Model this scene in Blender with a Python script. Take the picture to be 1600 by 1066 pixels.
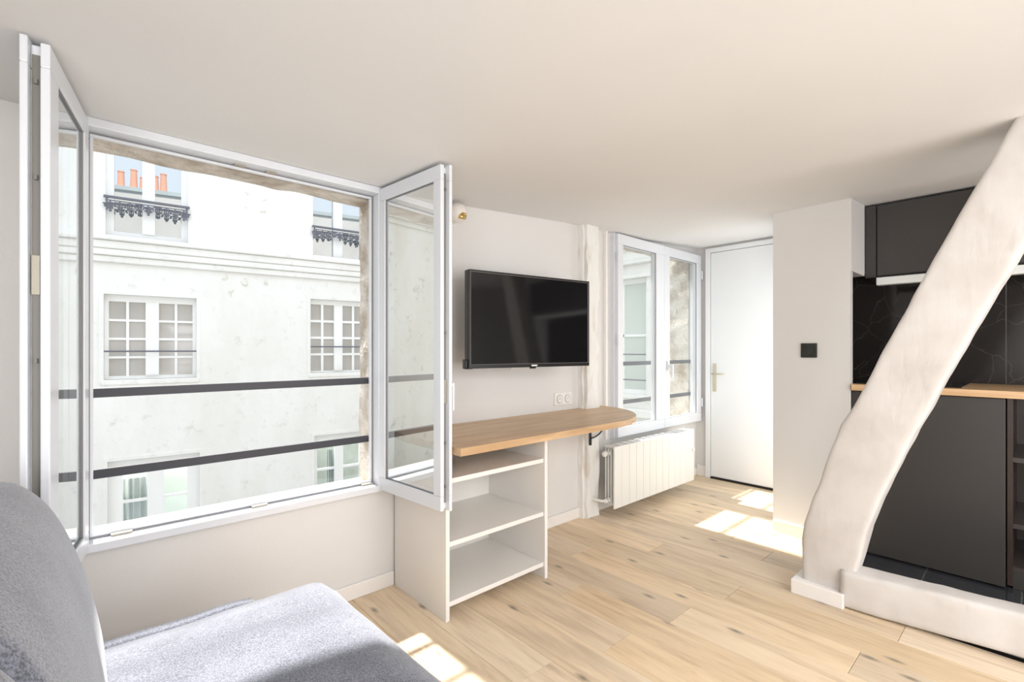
import bpy, bmesh, math, random
from mathutils import Vector, Matrix, noise
random.seed(7)
S = bpy.context.scene
for o in list(bpy.data.objects): bpy.data.objects.remove(o)
COL = S.collection
PI = math.pi
# ------------------------------------------------------------------ camera
F = 751.0; CX = 800.0; HY = 546.0; CZ = 1.2; YAW = math.radians(42.16)
sn, cs = math.sin(YAW), math.cos(YAW)
cam = bpy.data.cameras.new('camera'); camo = bpy.data.objects.new('camera', cam); COL.objects.link(camo)
cam.sensor_fit = 'HORIZONTAL'; cam.sensor_width = 36; cam.lens = F/1600*36
cam.shift_y = (HY-533)/1600; cam.clip_start = .02; cam.clip_end = 200
camo.location = (0, 0, CZ); camo.rotation_euler = (PI/2, 0, -YAW)
S.camera = camo
# ------------------------------------------------------------------ world, sun, added fill lights, exposure
S.view_settings.view_transform = 'Standard'; S.view_settings.look = 'None'
S.view_settings.gamma = 1; S.view_settings.use_curve_mapping = False
S.view_settings.exposure = 0.2
w = bpy.data.worlds.new('sky'); S.world = w; w.use_nodes = True
bg = w.node_tree.nodes['Background']; bg.inputs[0].default_value = (.80, .90, 1.0, 1); bg.inputs[1].default_value = 1.55
def lamp(name, typ, loc, energy, color, size=None, sizey=None, aim=None):
    l = bpy.data.lights.new(name, typ); l.energy = energy; l.color = color
    if typ == 'AREA':
        l.size = size
        if sizey: l.shape = 'RECTANGLE'; l.size_y = sizey
    o = bpy.data.objects.new(name, l); COL.objects.link(o); o.location = loc
    if aim is not None:
        o.rotation_euler = Vector(aim).to_track_quat('-Z', 'Y').to_euler()
    return o
sun = lamp('sun', 'SUN', (0, 12, 12), 10.5, (1, .97, .93), aim=(0, -.80, -1)); sun.data.angle = .03
lamp('room_fill', 'AREA', (1.2, -1.3, 1.93), 50, (.97, .98, 1), 2.6, 1.2, (0, .25, -1))  # added overhead fill behind the camera, no fixture of the room
lamp('back_fill', 'AREA', (1.4, -1.85, .95), 42, (.97, .98, 1), 3.0, 1.4, (.12, 1, .25))  # added fill near the back wall, lifts walls and ceiling
lamp('side_fill', 'AREA', (-1.1, -.35, 1.35), 46, (.98, .99, 1), 1.5, 1.1, (1, .30, .10))  # added fill from the left, out of view, lights the beam front
lamp('corridor_fill', 'AREA', (3.95, 1.235, 1.15), 6.5, (.97, .99, 1), .75, 1.5, (0, 1, 0))  # added fill hidden behind the partition, brightens door and corridor
# ------------------------------------------------------------------ helpers
def at(px, py, X=None, Y=None, Z=None):
    """a point of the room seen at a pixel, on a given real plane"""
    a = (px-CX)/F; b = (HY-py)/F
    dx, dy = sn+cs*a, cs-sn*a
    t = X/dx if X is not None else (Y/dy if Y is not None else (Z-CZ)/b)
    return Vector((dx*t, dy*t, CZ+b*t))
def link(o, parent=None):
    COL.objects.link(o)
    if parent: o.parent = parent
    return o
def obj(name, bm, m, parent=None, smooth=False, bevel=0, seg=2):
    me = bpy.data.meshes.new(name)
    bmesh.ops.recalc_face_normals(bm, faces=bm.faces)
    if smooth:
        for f in bm.faces: f.smooth = True
    bm.to_mesh(me); bm.free()
    if m:
        for x in (m if isinstance(m, (list, tuple)) else [m]): me.materials.append(x)
    o = link(bpy.data.objects.new(name, me), parent)
    if bevel:
        b = o.modifiers.new('bevel', 'BEVEL'); b.width = bevel; b.segments = seg; b.limit_method = 'ANGLE'
    return o
def empty(name, loc=(0, 0, 0), rz=0):
    o = link(bpy.data.objects.new(name, None)); o.location = loc; o.rotation_euler = (0, 0, rz); o.empty_display_size = .05
    return o
def tag(o, label, cat, group=None):
    o['label'] = label; o['category'] = cat
    if group: o['group'] = group
    return o
def struct(o): o['kind'] = 'structure'; return o
def BM(): return bmesh.new()
def box(bm, x0, x1, y0, y1, z0, z1, mi=0):
    vs = [bm.verts.new(p) for p in ((x0,y0,z0),(x1,y0,z0),(x1,y1,z0),(x0,y1,z0),(x0,y0,z1),(x1,y0,z1),(x1,y1,z1),(x0,y1,z1))]
    for f in ((0,3,2,1),(4,5,6,7),(0,1,5,4),(1,2,6,5),(2,3,7,6),(3,0,4,7)):
        bm.faces.new([vs[i] for i in f]).material_index = mi
    return bm
def boxm(*a): return box(BM(), *a)
def cyl(bm, p, q, r, n=16, r2=None):
    p, q = Vector(p), Vector(q); d = q-p
    M = Matrix.Translation((p+q)/2) @ d.to_track_quat('Z', 'Y').to_matrix().to_4x4()
    bmesh.ops.create_cone(bm, cap_ends=True, segments=n, radius1=r, radius2=r if r2 is None else r2, depth=d.length, matrix=M)
    return bm
def tube(bm, pts, r, n=6):
    pts = [Vector(p) for p in pts]; rings = []
    for i, p in enumerate(pts):
        t = (pts[min(i+1, len(pts)-1)]-pts[max(i-1, 0)]).normalized()
        q = t.to_track_quat('Z', 'Y')
        rings.append([bm.verts.new(p+q @ Vector((r*math.cos(2*PI*k/n), r*math.sin(2*PI*k/n), 0))) for k in range(n)])
    for a, b in zip(rings, rings[1:]):
        for k in range(n): bm.faces.new((a[k], a[(k+1) % n], b[(k+1) % n], b[k]))
    bm.faces.new(rings[0]); bm.faces.new(rings[-1])
    return bm
def prism(bm, poly, z0, z1):
    a = [bm.verts.new((x, y, z0)) for x, y in poly]; b = [bm.verts.new((x, y, z1)) for x, y in poly]
    bm.faces.new(a); bm.faces.new(b)
    for i in range(len(poly)): bm.faces.new((a[i], a[(i+1) % len(a)], b[(i+1) % len(a)], b[i]))
    return bm
# ------------------------------------------------------------------ materials
def nodes(name):
    m = bpy.data.materials.new(name); m.use_nodes = True
    return m, m.node_tree.nodes, m.node_tree.links, m.node_tree.nodes['Principled BSDF']
def srgb(r, g, b):
    f = lambda c: (c/255/12.92) if c <= 10 else ((c/255+.055)/1.055)**2.4
    return (f(r), f(g), f(b), 1)
def mat(name, c, rough=.6, metal=0, c2=None, scale=4, sc3=(1, 1, 1), lo=.4, hi=.65, bump=0, bscale=40, detail=6, spec=.5, bdist=.01):
    m, N, L, P = nodes(name)
    P.inputs['Base Color'].default_value = c; P.inputs['Roughness'].default_value = rough
    P.inputs['Metallic'].default_value = metal; P.inputs['Specular IOR Level'].default_value = spec
    tc = N.new('ShaderNodeTexCoord'); mp = N.new('ShaderNodeMapping'); mp.inputs['Scale'].default_value = sc3
    L.new(tc.outputs['Object'], mp.inputs['Vector'])
    if c2:
        n = N.new('ShaderNodeTexNoise'); n.inputs['Scale'].default_value = scale; n.inputs['Detail'].default_value = detail
        r = N.new('ShaderNodeValToRGB'); r.color_ramp.elements[0].position = lo; r.color_ramp.elements[1].position = hi
        r.color_ramp.elements[0].color = c; r.color_ramp.elements[1].color = c2
        L.new(mp.outputs[0], n.inputs['Vector']); L.new(n.outputs['Fac'], r.inputs['Fac']); L.new(r.outputs['Color'], P.inputs['Base Color'])
    if bump:
        n = N.new('ShaderNodeTexNoise'); n.inputs['Scale'].default_value = bscale; n.inputs['Detail'].default_value = 8
        b = N.new('ShaderNodeBump'); b.inputs['Strength'].default_value = bump; b.inputs['Distance'].default_value = bdist
        L.new(mp.outputs[0], n.inputs['Vector']); L.new(n.outputs['Fac'], b.inputs['Height']); L.new(b.outputs['Normal'], P.inputs['Normal'])
    return m
def lin(r, g, b): return (r, g, b, 1)
M_wall = mat('wall_paint', lin(.74, .725, .71), .7, c2=lin(.72, .705, .69), scale=1.5, bump=.05, bscale=120)
M_ceil = mat('ceiling_paint', lin(.78, .775, .77), .8, c2=lin(.76, .755, .75), scale=1, bump=.04, bscale=100)
M_base = mat('baseboard_paint', lin(.84, .81, .78), .45)
M_pvc = mat('white_pvc', lin(.74, .76, .80), .28)
M_gasket = mat('grey_gasket', lin(.22, .22, .23), .6)
M_groove = mat('sash_groove', lin(.20, .19, .17), .5)
M_steel = mat('steel_hardware', lin(.38, .35, .29), .5, .4)
M_white = mat('white_laminate', lin(.82, .795, .76), .4)
M_door = mat('door_paint', lin(.86, .88, .90), .35, bump=.03, bscale=200)
M_black = mat('black_plastic', lin(.012, .012, .013), .3)
M_screen = mat('tv_screen', lin(.006, .006, .007), .07)
M_brass = mat('brass', lin(.75, .55, .22), .3, 1)
M_cream = mat('cream_brass', lin(.62, .58, .45), .35, .4)
M_rad = mat('radiator_enamel', lin(.78, .78, .75), .3)
M_rail = mat('rail_paint', lin(.035, .035, .045), .45)
M_cab = mat('anthracite_front', lin(.042, .038, .035), .42)
M_cabin = mat('dark_wood_interior', lin(.045, .028, .022), .35, c2=lin(.025, .016, .013), scale=6, sc3=(1, 1, .2))
M_iron = mat('cast_iron', lin(.16, .16, .19), .5)
M_terra = mat('terracotta', lin(.62, .25, .13), .8)
M_zinc = mat('zinc_roofing', lin(.30, .34, .34), .5, c2=lin(.22, .26, .25), scale=1)
M_dark = mat('dark_void', lin(.02, .018, .016), .9)
M_stone = mat('rough_stone', lin(.50, .42, .34), .95, c2=lin(.78, .72, .64), scale=9, lo=.35, hi=.6, bump=.9, bscale=45, bdist=.02)
M_led = mat('strip_aluminium', lin(.78, .80, .78), .35)
M_outplaster = None
def facade_mat(name, a, b, c, amt=.5):
    m, N, L, P = nodes(name); P.inputs['Roughness'].default_value = .95
    tc = N.new('ShaderNodeTexCoord')
    mp = N.new('ShaderNodeMapping'); mp.inputs['Scale'].default_value = (1, 1, .45); L.new(tc.outputs['Object'], mp.inputs[0])
    n1 = N.new('ShaderNodeTexNoise'); n1.inputs['Scale'].default_value = .9; n1.inputs['Detail'].default_value = 10; n1.inputs['Roughness'].default_value = .65
    n2 = N.new('ShaderNodeTexNoise'); n2.inputs['Scale'].default_value = 4; n2.inputs['Detail'].default_value = 12; n2.inputs['Roughness'].default_value = .75
    L.new(mp.outputs[0], n1.inputs['Vector']); L.new(tc.outputs['Object'], n2.inputs['Vector'])
    r1 = N.new('ShaderNodeValToRGB'); r1.color_ramp.elements[0].position = .42; r1.color_ramp.elements[1].position = .62
    r1.color_ramp.elements[0].color = a; r1.color_ramp.elements[1].color = b
    L.new(n1.outputs['Fac'], r1.inputs['Fac'])
    r2 = N.new('ShaderNodeValToRGB'); r2.color_ramp.elements[0].position = .56; r2.color_ramp.elements[1].position = .72
    r2.color_ramp.elements[0].color = (0, 0, 0, 1); r2.color_ramp.elements[1].color = (amt, amt, amt, 1)
    L.new(n2.outputs['Fac'], r2.inputs['Fac'])
    mx = N.new('ShaderNodeMix'); mx.data_type = 'RGBA'; L.new(r2.outputs['Color'], mx.inputs['Factor']); L.new(r1.outputs['Color'], mx.inputs['A']); mx.inputs['B'].default_value = c
    L.new(mx.outputs['Result'], P.inputs['Base Color'])
    bp = N.new('ShaderNodeBump'); bp.inputs['Strength'].default_value = .4; bp.inputs['Distance'].default_value = .03
    L.new(n2.outputs['Fac'], bp.inputs['Height']); L.new(bp.outputs[0], P.inputs['Normal'])
    return m
M_fac = facade_mat('facade_plaster', lin(.90, .89, .87), lin(.84, .825, .79), lin(.55, .53, .49), .6)
M_fac2 = facade_mat('weathered_plaster', lin(.84, .82, .76), lin(.76, .72, .64), lin(.30, .28, .25), .9)
M_facw = mat('white_joinery', lin(.92, .92, .91), .5)
def glass(name, ior=1.8, tint=(.97, .985, .98)):
    m, N, L, P = nodes(name); N.remove(P)
    out = [n for n in N if n.type == 'OUTPUT_MATERIAL'][0]
    fr = N.new('ShaderNodeFresnel'); fr.inputs[0].default_value = ior
    a = N.new('ShaderNodeMath'); a.operation = 'MULTIPLY'; a.inputs[1].default_value = 4
    b = N.new('ShaderNodeMath'); b.operation = 'MULTIPLY_ADD'; b.inputs[1].default_value = 3; b.inputs[2].default_value = 1
    d = N.new('ShaderNodeMath'); d.operation = 'DIVIDE'
    L.new(fr.outputs[0], a.inputs[0]); L.new(fr.outputs[0], b.inputs[0]); L.new(a.outputs[0], d.inputs[0]); L.new(b.outputs[0], d.inputs[1])
    t = N.new('ShaderNodeBsdfTransparent'); t.inputs[0].default_value = (*tint, 1)
    g = N.new('ShaderNodeBsdfGlossy'); g.inputs['Roughness'].default_value = 0; g.inputs[0].default_value = (.97, .985, .98, 1)
    mx = N.new('ShaderNodeMixShader'); ge = N.new('ShaderNodeNewGeometry'); iv = N.new('ShaderNodeMath'); iv.operation = 'SUBTRACT'; iv.inputs[0].default_value = 1; L.new(ge.outputs['Backfacing'], iv.inputs[1])
    fm = N.new('ShaderNodeMath'); fm.operation = 'MULTIPLY'; L.new(iv.outputs[0], fm.inputs[0]); L.new(d.outputs[0], fm.inputs[1])
    L.new(fm.outputs[0], mx.inputs[0]); L.new(t.outputs[0], mx.inputs[1]); L.new(g.outputs[0], mx.inputs[2])
    L.new(mx.outputs[0], out.inputs['Surface'])
    return m
M_glass = glass('window_glass', 2.8)
M_ownwall = mat('grey_render', lin(.46, .45, .43), .95, c2=lin(.40, .39, .37), scale=1)  # kept dark to limit sunlight bounced onto the facade opposite
M_glass2 = glass('clear_glass', 1.3)
def pane_mat(name, c, spec_ior, rough=.03, c2=None):
    m = mat(name, c, rough, c2=c2, scale=1.2)
    m.node_tree.nodes['Principled BSDF'].inputs['IOR'].default_value = spec_ior
    return m
M_pane_sky = pane_mat('sky_reflecting_pane', lin(.20, .24, .26), 5.0, .01)
M_pane_warm = pane_mat('blind_behind_pane', lin(.52, .49, .46), 1.5, .05, lin(.42, .40, .37))
M_pane_green = pane_mat('room_behind_pane', lin(.42, .46, .42), 1.5, .05, lin(.22, .23, .20))
M_pane_soft = pane_mat('pale_green_pane', lin(.60, .65, .60), 1.5, .1)
M_curtain = mat('pale_curtain', lin(.62, .66, .64), .8)
# floor planks
def plank_mat():
    m, N, L, P = nodes('oak_plank'); P.inputs['Roughness'].default_value = .42; P.inputs['Specular IOR Level'].default_value = .4
    tc = N.new('ShaderNodeTexCoord'); oi = N.new('ShaderNodeObjectInfo')
    off = N.new('ShaderNodeVectorMath'); off.operation = 'SCALE'; off.inputs[0].default_value = (37, 53, 11)
    L.new(oi.outputs['Random'], off.inputs['Scale'])
    ad = N.new('ShaderNodeVectorMath'); L.new(tc.outputs['Object'], ad.inputs[0]); L.new(off.outputs[0], ad.inputs[1])
    mp = N.new('ShaderNodeMapping'); mp.inputs['Scale'].default_value = (9, .9, 1); L.new(ad.outputs[0], mp.inputs[0])
    n = N.new('ShaderNodeTexNoise'); n.inputs['Scale'].default_value = 2.2; n.inputs['Detail'].default_value = 9; n.inputs['Roughness'].default_value = .62; n.inputs['Distortion'].default_value = .8
    L.new(mp.outputs[0], n.inputs['Vector'])
    r = N.new('ShaderNodeValToRGB'); e = r.color_ramp.elements
    e[0].position = .3; e[0].color = lin(.58, .415, .25); e[1].position = .7; e[1].color = lin(.84, .66, .44)
    k = r.color_ramp.elements.new(.5); k.color = lin(.76, .575, .365)
    L.new(n.outputs['Fac'], r.inputs['Fac'])
    # plank to plank tone
    hs = N.new('ShaderNodeHueSaturation'); L.new(r.outputs['Color'], hs.inputs['Color'])
    mr = N.new('ShaderNodeMapRange'); mr.inputs['To Min'].default_value = .84; mr.inputs['To Max'].default_value = 1.10; L.new(oi.outputs['Random'], mr.inputs['Value']); L.new(mr.outputs[0], hs.inputs['Value'])
    mu = N.new('ShaderNodeMath'); mu.operation = 'MULTIPLY'; mu.inputs[1].default_value = 7.3; L.new(oi.outputs['Random'], mu.inputs[0])
    fr = N.new('ShaderNodeMath'); fr.operation = 'FRACT'; L.new(mu.outputs[0], fr.inputs[0])
    mr2 = N.new('ShaderNodeMapRange'); mr2.inputs['To Min'].default_value = .72; mr2.inputs['To Max'].default_value = 1.0; L.new(fr.outputs[0], mr2.inputs['Value']); L.new(mr2.outputs[0], hs.inputs['Saturation'])
    # knots
    mk = N.new('ShaderNodeMapping'); mk.inputs['Scale'].default_value = (4.2, 1.6, 1); L.new(ad.outputs[0], mk.inputs[0])
    v = N.new('ShaderNodeTexVoronoi'); v.voronoi_dimensions = '2D'; v.inputs['Scale'].default_value = 1.0; v.inputs['Randomness'].default_value = 1; L.new(mk.outputs[0], v.inputs['Vector'])
    rk = N.new('ShaderNodeValToRGB'); rk.color_ramp.elements[0].position = .012; rk.color_ramp.elements[0].color = (.85,)*3+(1,); rk.color_ramp.elements[1].position = .07; rk.color_ramp.elements[1].color = (0, 0, 0, 1)
    L.new(v.outputs['Distance'], rk.inputs['Fac'])
    mx = N.new('ShaderNodeMix'); mx.data_type = 'RGBA'; L.new(rk.outputs['Color'], mx.inputs['Factor']); L.new(hs.outputs['Color'], mx.inputs['A']); mx.inputs['B'].default_value = lin(.20, .17, .13)
    # smoky streaks
    ms = N.new('ShaderNodeMapping'); ms.inputs['Scale'].default_value = (5, .8, 1); ms.inputs['Location'].default_value = (3, 9, 0); L.new(ad.outputs[0], ms.inputs[0])
    n3 = N.new('ShaderNodeTexNoise'); n3.inputs['Scale'].default_value = 1.3; n3.inputs['Detail'].default_value = 5; L.new(ms.outputs[0], n3.inputs['Vector'])
    r3 = N.new('ShaderNodeValToRGB'); r3.color_ramp.elements[0].position = .60; r3.color_ramp.elements[1].position = .80; r3.color_ramp.elements[0].color = (0, 0, 0, 1); r3.color_ramp.elements[1].color = (.6,)*3+(1,)
    L.new(n3.outputs['Fac'], r3.inputs['Fac'])
    mx2 = N.new('ShaderNodeMix'); mx2.data_type = 'RGBA'; L.new(r3.outputs['Color'], mx2.inputs['Factor']); L.new(mx.outputs['Result'], mx2.inputs['A']); mx2.inputs['B'].default_value = lin(.33, .25, .19)
    L.new(mx2.outputs['Result'], P.inputs['Base Color'])
    bp = N.new('ShaderNodeBump'); bp.inputs['Strength'].default_value = .12; bp.inputs['Distance'].default_value = .004; L.new(n.outputs['Fac'], bp.inputs['Height']); L.new(bp.outputs[0], P.inputs['Normal'])
    return m
M_plank = plank_mat()
def wood_mat(name, c1, c2, sc=(1, 12, 12), s=2.5, rough=.4):
    m, N, L, P = nodes(name); P.inputs['Roughness'].default_value = rough
    tc = N.new('ShaderNodeTexCoord'); mp = N.new('ShaderNodeMapping'); mp.inputs['Scale'].default_value = sc; L.new(tc.outputs['Object'], mp.inputs[0])
    n = N.new('ShaderNodeTexNoise'); n.inputs['Scale'].default_value = s; n.inputs['Detail'].default_value = 8; n.inputs['Distortion'].default_value = .6; L.new(mp.outputs[0], n.inputs['Vector'])
    r = N.new('ShaderNodeValToRGB'); r.color_ramp.elements[0].position = .35; r.color_ramp.elements[1].position = .68; r.color_ramp.elements[0].color = c1; r.color_ramp.elements[1].color = c2
    L.new(n.outputs['Fac'], r.inputs['Fac']); L.new(r.outputs['Color'], P.inputs['Base Color'])
    return m
M_desk = wood_mat('desk_oak', lin(.50, .32, .17), lin(.68, .47, .28))
M_counter = wood_mat('counter_oak', lin(.58, .36, .18), lin(.74, .50, .29), sc=(12, 1, 12))
def beam_mat():
    m, N, L, P = nodes('limewashed_timber'); P.inputs['Roughness'].default_value = .75
    tc = N.new('ShaderNodeTexCoord')
    n = N.new('ShaderNodeTexNoise'); n.inputs['Scale'].default_value = 5; n.inputs['Detail'].default_value = 9; L.new(tc.outputs['Object'], n.inputs['Vector'])
    r = N.new('ShaderNodeValToRGB'); r.color_ramp.elements[0].position = .4; r.color_ramp.elements[1].position = .72; r.color_ramp.elements[0].color = lin(.66, .63, .605); r.color_ramp.elements[1].color = lin(.57, .53, .495)
    L.new(n.outputs['Fac'], r.inputs['Fac']); L.new(r.outputs['Color'], P.inputs['Base Color'])
    mp = N.new('ShaderNodeMapping'); mp.inputs['Rotation'].default_value = (math.radians(25), 0, 0); mp.inputs['Scale'].default_value = (8, 16, 4); L.new(tc.outputs['Object'], mp.inputs[0])
    n2 = N.new('ShaderNodeTexNoise'); n2.inputs['Scale'].default_value = 1.6; n2.inputs['Detail'].default_value = 6; n2.inputs['Distortion'].default_value = .5; L.new(mp.outputs[0], n2.inputs['Vector'])
    b = N.new('ShaderNodeBump'); b.inputs['Strength'].default_value = .3; b.inputs['Distance'].default_value = .008; L.new(n2.outputs['Fac'], b.inputs['Height']); L.new(b.outputs[0], P.inputs['Normal'])
    return m
M_beam = beam_mat()
M_post = mat('flaking_whitewash', lin(.84, .83, .80), .8, c2=lin(.68, .63, .56), scale=14, sc3=(1, 1, .35), lo=.55, hi=.75, bump=.8, bscale=30, bdist=.012)
def fabric():
    m, N, L, P = nodes('grey_weave'); P.inputs['Roughness'].default_value = .95; P.inputs['Sheen Weight'].default_value = .5; P.inputs['Sheen Roughness'].default_value = .4
    tc = N.new('ShaderNodeTexCoord'); n = N.new('ShaderNodeTexNoise'); n.inputs['Scale'].default_value = 260; n.inputs['Detail'].default_value = 3; L.new(tc.outputs['Object'], n.inputs['Vector'])
    n2 = N.new('ShaderNodeTexNoise'); n2.inputs['Scale'].default_value = 7; n2.inputs['Detail'].default_value = 4; L.new(tc.outputs['Object'], n2.inputs['Vector'])
    ad = N.new('ShaderNodeMath'); ad.operation = 'MULTIPLY_ADD'; ad.inputs[1].default_value = .35; L.new(n2.outputs['Fac'], ad.inputs[0]); L.new(n.outputs['Fac'], ad.inputs[2])
    r = N.new('ShaderNodeValToRGB'); r.color_ramp.elements[0].position = .52; r.color_ramp.elements[1].position = .85; r.color_ramp.elements[0].color = lin(.085, .09, .11); r.color_ramp.elements[1].color = lin(.24, .25, .30)
    L.new(ad.outputs[0], r.inputs['Fac']); L.new(r.outputs['Color'], P.inputs['Base Color'])
    b = N.new('ShaderNodeBump'); b.inputs['Strength'].default_value = .5; b.inputs['Distance'].default_value = .002; L.new(n.outputs['Fac'], b.inputs['Height']); L.new(b.outputs[0], P.inputs['Normal'])
    return m
M_fab = fabric()
M_fabdark = mat('charcoal_underfabric', lin(.05, .05, .055), .9)
def marble():
    m, N, L, P = nodes('black_marble'); P.inputs['Roughness'].default_value = .12
    tc = N.new('ShaderNodeTexCoord'); mp = N.new('ShaderNodeMapping'); mp.inputs['Rotation'].default_value = (.5, .3, .4); L.new(tc.outputs['Object'], mp.inputs[0])
    n = N.new('ShaderNodeTexNoise'); n.inputs['Scale'].default_value = 2.5; n.inputs['Detail'].default_value = 4; L.new(mp.outputs[0], n.inputs['Vector'])
    mxv = N.new('ShaderNodeVectorMath'); mxv.operation = 'MULTIPLY_ADD'; mxv.inputs[1].default_value = (.35, .35, .35); L.new(n.outputs['Color'], mxv.inputs[0]); L.new(mp.outputs[0], mxv.inputs[2])
    v = N.new('ShaderNodeTexVoronoi'); v.feature = 'DISTANCE_TO_EDGE'; v.inputs['Scale'].default_value = 4.5; L.new(mxv.outputs[0], v.inputs['Vector'])
    r = N.new('ShaderNodeValToRGB'); r.color_ramp.elements[0].position = 0; r.color_ramp.elements[0].color = lin(.075, .07, .066); r.color_ramp.elements[1].position = .010; r.color_ramp.elements[1].color = lin(.022, .019, .018)
    L.new(v.outputs['Distance'], r.inputs['Fac']); L.new(r.outputs['Color'], P.inputs['Base Color'])
    return m
M_marble = marble()
M_grout = mat('pale_grout', lin(.55, .55, .55), .8)
# ------------------------------------------------------------------ room shell
WY = 2.23                                   # inner face of the window wall
def cz(x):
    K = ((-1.5, 1.995), (1.1, 1.998), (1.65, 2.023), (2.53, 2.082), (3.42, 2.10), (4.45, 2.165), (6, 2.2))
    for (a, za), (b, zb) in zip(K, K[1:]):
        if x <= b: return za+(zb-za)*max(0, (x-a)/(b-a))
    return 2.2
bm = BM()
xs = [-1.4+.1*i for i in range(60)]
rows = []
for y in (-2.2, 0, 1.2, WY+.02):
    rows.append([bm.verts.new((x, y, cz(x))) for x in xs])
for a, b in zip(rows, rows[1:]):
    for i in range(len(xs)-1): bm.faces.new((a[i], a[i+1], b[i+1], b[i]))
g = bmesh.ops.extrude_face_region(bm, geom=bm.faces[:])
for v in [e for e in g['geom'] if isinstance(e, bmesh.types.BMVert)]: v.co.z = 2.35
struct(obj('ceiling', bm, M_ceil))
# floor: a dark bed and one object per oak plank
fl = struct(obj('floor', boxm(-1.3, 4.6, -2.2, WY+.02, -.10, -.018), M_dark))
W = .19
joints = {0: 1.17+.0, }
known = {1.166: [1.267], 1.546: [1.17], 1.926: [1.10], 2.116: [.485], 2.306: [1.025], 2.496: [.40, 1.57]}
i0 = int((1.166+1.3)/W)
x = 1.926-17*W
while x < 4.42:
    kx = [k for k in known if abs(k-x) < .03]
    ymin = -2.1 if x+W/2 < 2.75 else (.79 if x+W/2 < 3.45 else 1.21)
    if kx:
        js = sorted(known[kx[0]])
        js = [js[0]-1.25, *js, js[-1]+1.35]
        if js[0] > -1: js.insert(0, js[0]-1.3)
    else:
        s = random.uniform(-2.0, -1.0); js = []
        while s < 2.3: js.append(s); s += random.uniform(1.0, 1.75)
    ys = [ymin]+[j for j in js if ymin+.12 < j < WY-.1]+[WY+.005]
    x0, x1 = x, min(x+W, 4.41)
    if x0 < 2.75 < x1 and False: pass
    for a, b in zip(ys, ys[1:]):
        bmk = boxm(x0+.0006, x1-.0006, a+.0008, b-.0008, -.018, 0)
        o = obj('plank', bmk, M_plank, fl, bevel=.0012, seg=1)
    x += W
# dark tiled kitchen floor
M_tile = pane_mat('dark_floor_tile', lin(.035, .037, .042), 1.6, .12)
tf = struct(obj('floor_kitchen', boxm(2.76, 4.1, -2.1, .785, -.018, -.004), M_grout))
obj('tile_bed', boxm(3.475, 4.1, .785, 1.128, -.018, -.004), M_grout, tf)
for ya, yb in ((-2.1, -1.36), (-1.355, -.645), (-.64, .065), (.07, .42), (.425, .784)):
    for xa, xb in ((2.765, 3.36), (3.364, 4.09)):
        obj('tile', boxm(xa, xb, ya, yb, -.004, .003), M_tile, tf)
def wall_boxes(bm, u0, u1, z0, z1, ops, put):
    us = sorted({u0, u1, *[v for o in ops for v in o[:2] if u0 < v < u1]}); zs = sorted({z0, z1, *[v for o in ops for v in o[2:4] if z0 < v < z1]})
    for a, b in zip(us, us[1:]):
        run = None
        for c, d in zip(zs, zs[1:]):
            m1, m2 = (a+b)/2, (c+d)/2
            hole = any(o[0] < m1 < o[1] and o[2] < m2 < o[3] for o in ops)
            if not hole: put(a, b, c, d)
OP = [(.02, 1.125, .505, 1.993), (3.04, 4.385, .52, 2.10)]
bm = BM(); wall_boxes(bm, -1.25, 4.6, -.1, 2.3, OP, lambda a, b, c, d: box(bm, a, b, WY, WY+.06, c, d))
struct(obj('wall_front', bm, M_wall))
OPO = [(.022, 1.118, .51, 1.968), (3.06, 4.375, .53, 2.07)]
bm = BM(); wall_boxes(bm, -4, 6.49, -3, 2.36, OPO, lambda a, b, c, d: box(bm, a, b, WY+.06, WY+.19, c, d))
wo = struct(obj('wall_outside', bm, M_ownwall))
# stone surrounds of the two openings
def rough_box(bm, x0, x1, y0, y1, z0, z1, step=.05, amp=.006, seed=0):
    nx, ny, nz = [max(1, int(round((b-a)/step))) for a, b in ((x0, x1), (y0, y1), (z0, z1))]
    bm2 = BM(); bmesh.ops.create_cube(bm2, size=1)
    bm2.free()
    V = {}
    def vert(i, j, k):
        if (i, j, k) not in V:
            p = Vector((x0+(x1-x0)*i/nx, y0+(y1-y0)*j/ny, z0+(z1-z0)*k/nz))
            p += amp*Vector(noise.noise_vector(p*9+Vector((seed, seed*2, 0))))
            V[i, j, k] = bm.verts.new(p)
        return V[i, j, k]
    for j in range(ny):
        for k in range(nz):
            for i in (0, nx): bm.faces.new((vert(i, j, k), vert(i, j+1, k), vert(i, j+1, k+1), vert(i, j, k+1)))
    for i in range(nx):
        for k in range(nz):
            for j in (0, ny): bm.faces.new((vert(i, j, k), vert(i+1, j, k), vert(i+1, j, k+1), vert(i, j, k+1)))
        for j in range(ny):
            for k in (0, nz): bm.faces.new((vert(i, j, k), vert(i+1, j, k), vert(i+1, j+1, k), vert(i, j+1, k)))
    return bm
for (a, b, c, d), yo in ((OPO[0], .20), (OPO[1], .26)):
    bm = BM()
    rough_box(bm, a-.02, b+.02, WY+.062, WY+.20, d-.012, d+.06, .025, .008, 3)
    rough_box(bm, b-.006, b+.06, WY+.062, WY+yo, c, d+.02, .025, .008, 5)
    rough_box(bm, a-.06, a+.006, WY+.062, WY+.20, c, d+.02, .025, .008, 8)
    box(bm, a-.04, b+.04, WY+.062, WY+.23, c-.06, c+.005)
    obj('stone_surround', bm, M_stone, wo)
struct(obj('wall_right', boxm(4.4, 4.5, 1.1, WY+.05, -.1, 2.3), M_wall))
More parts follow.
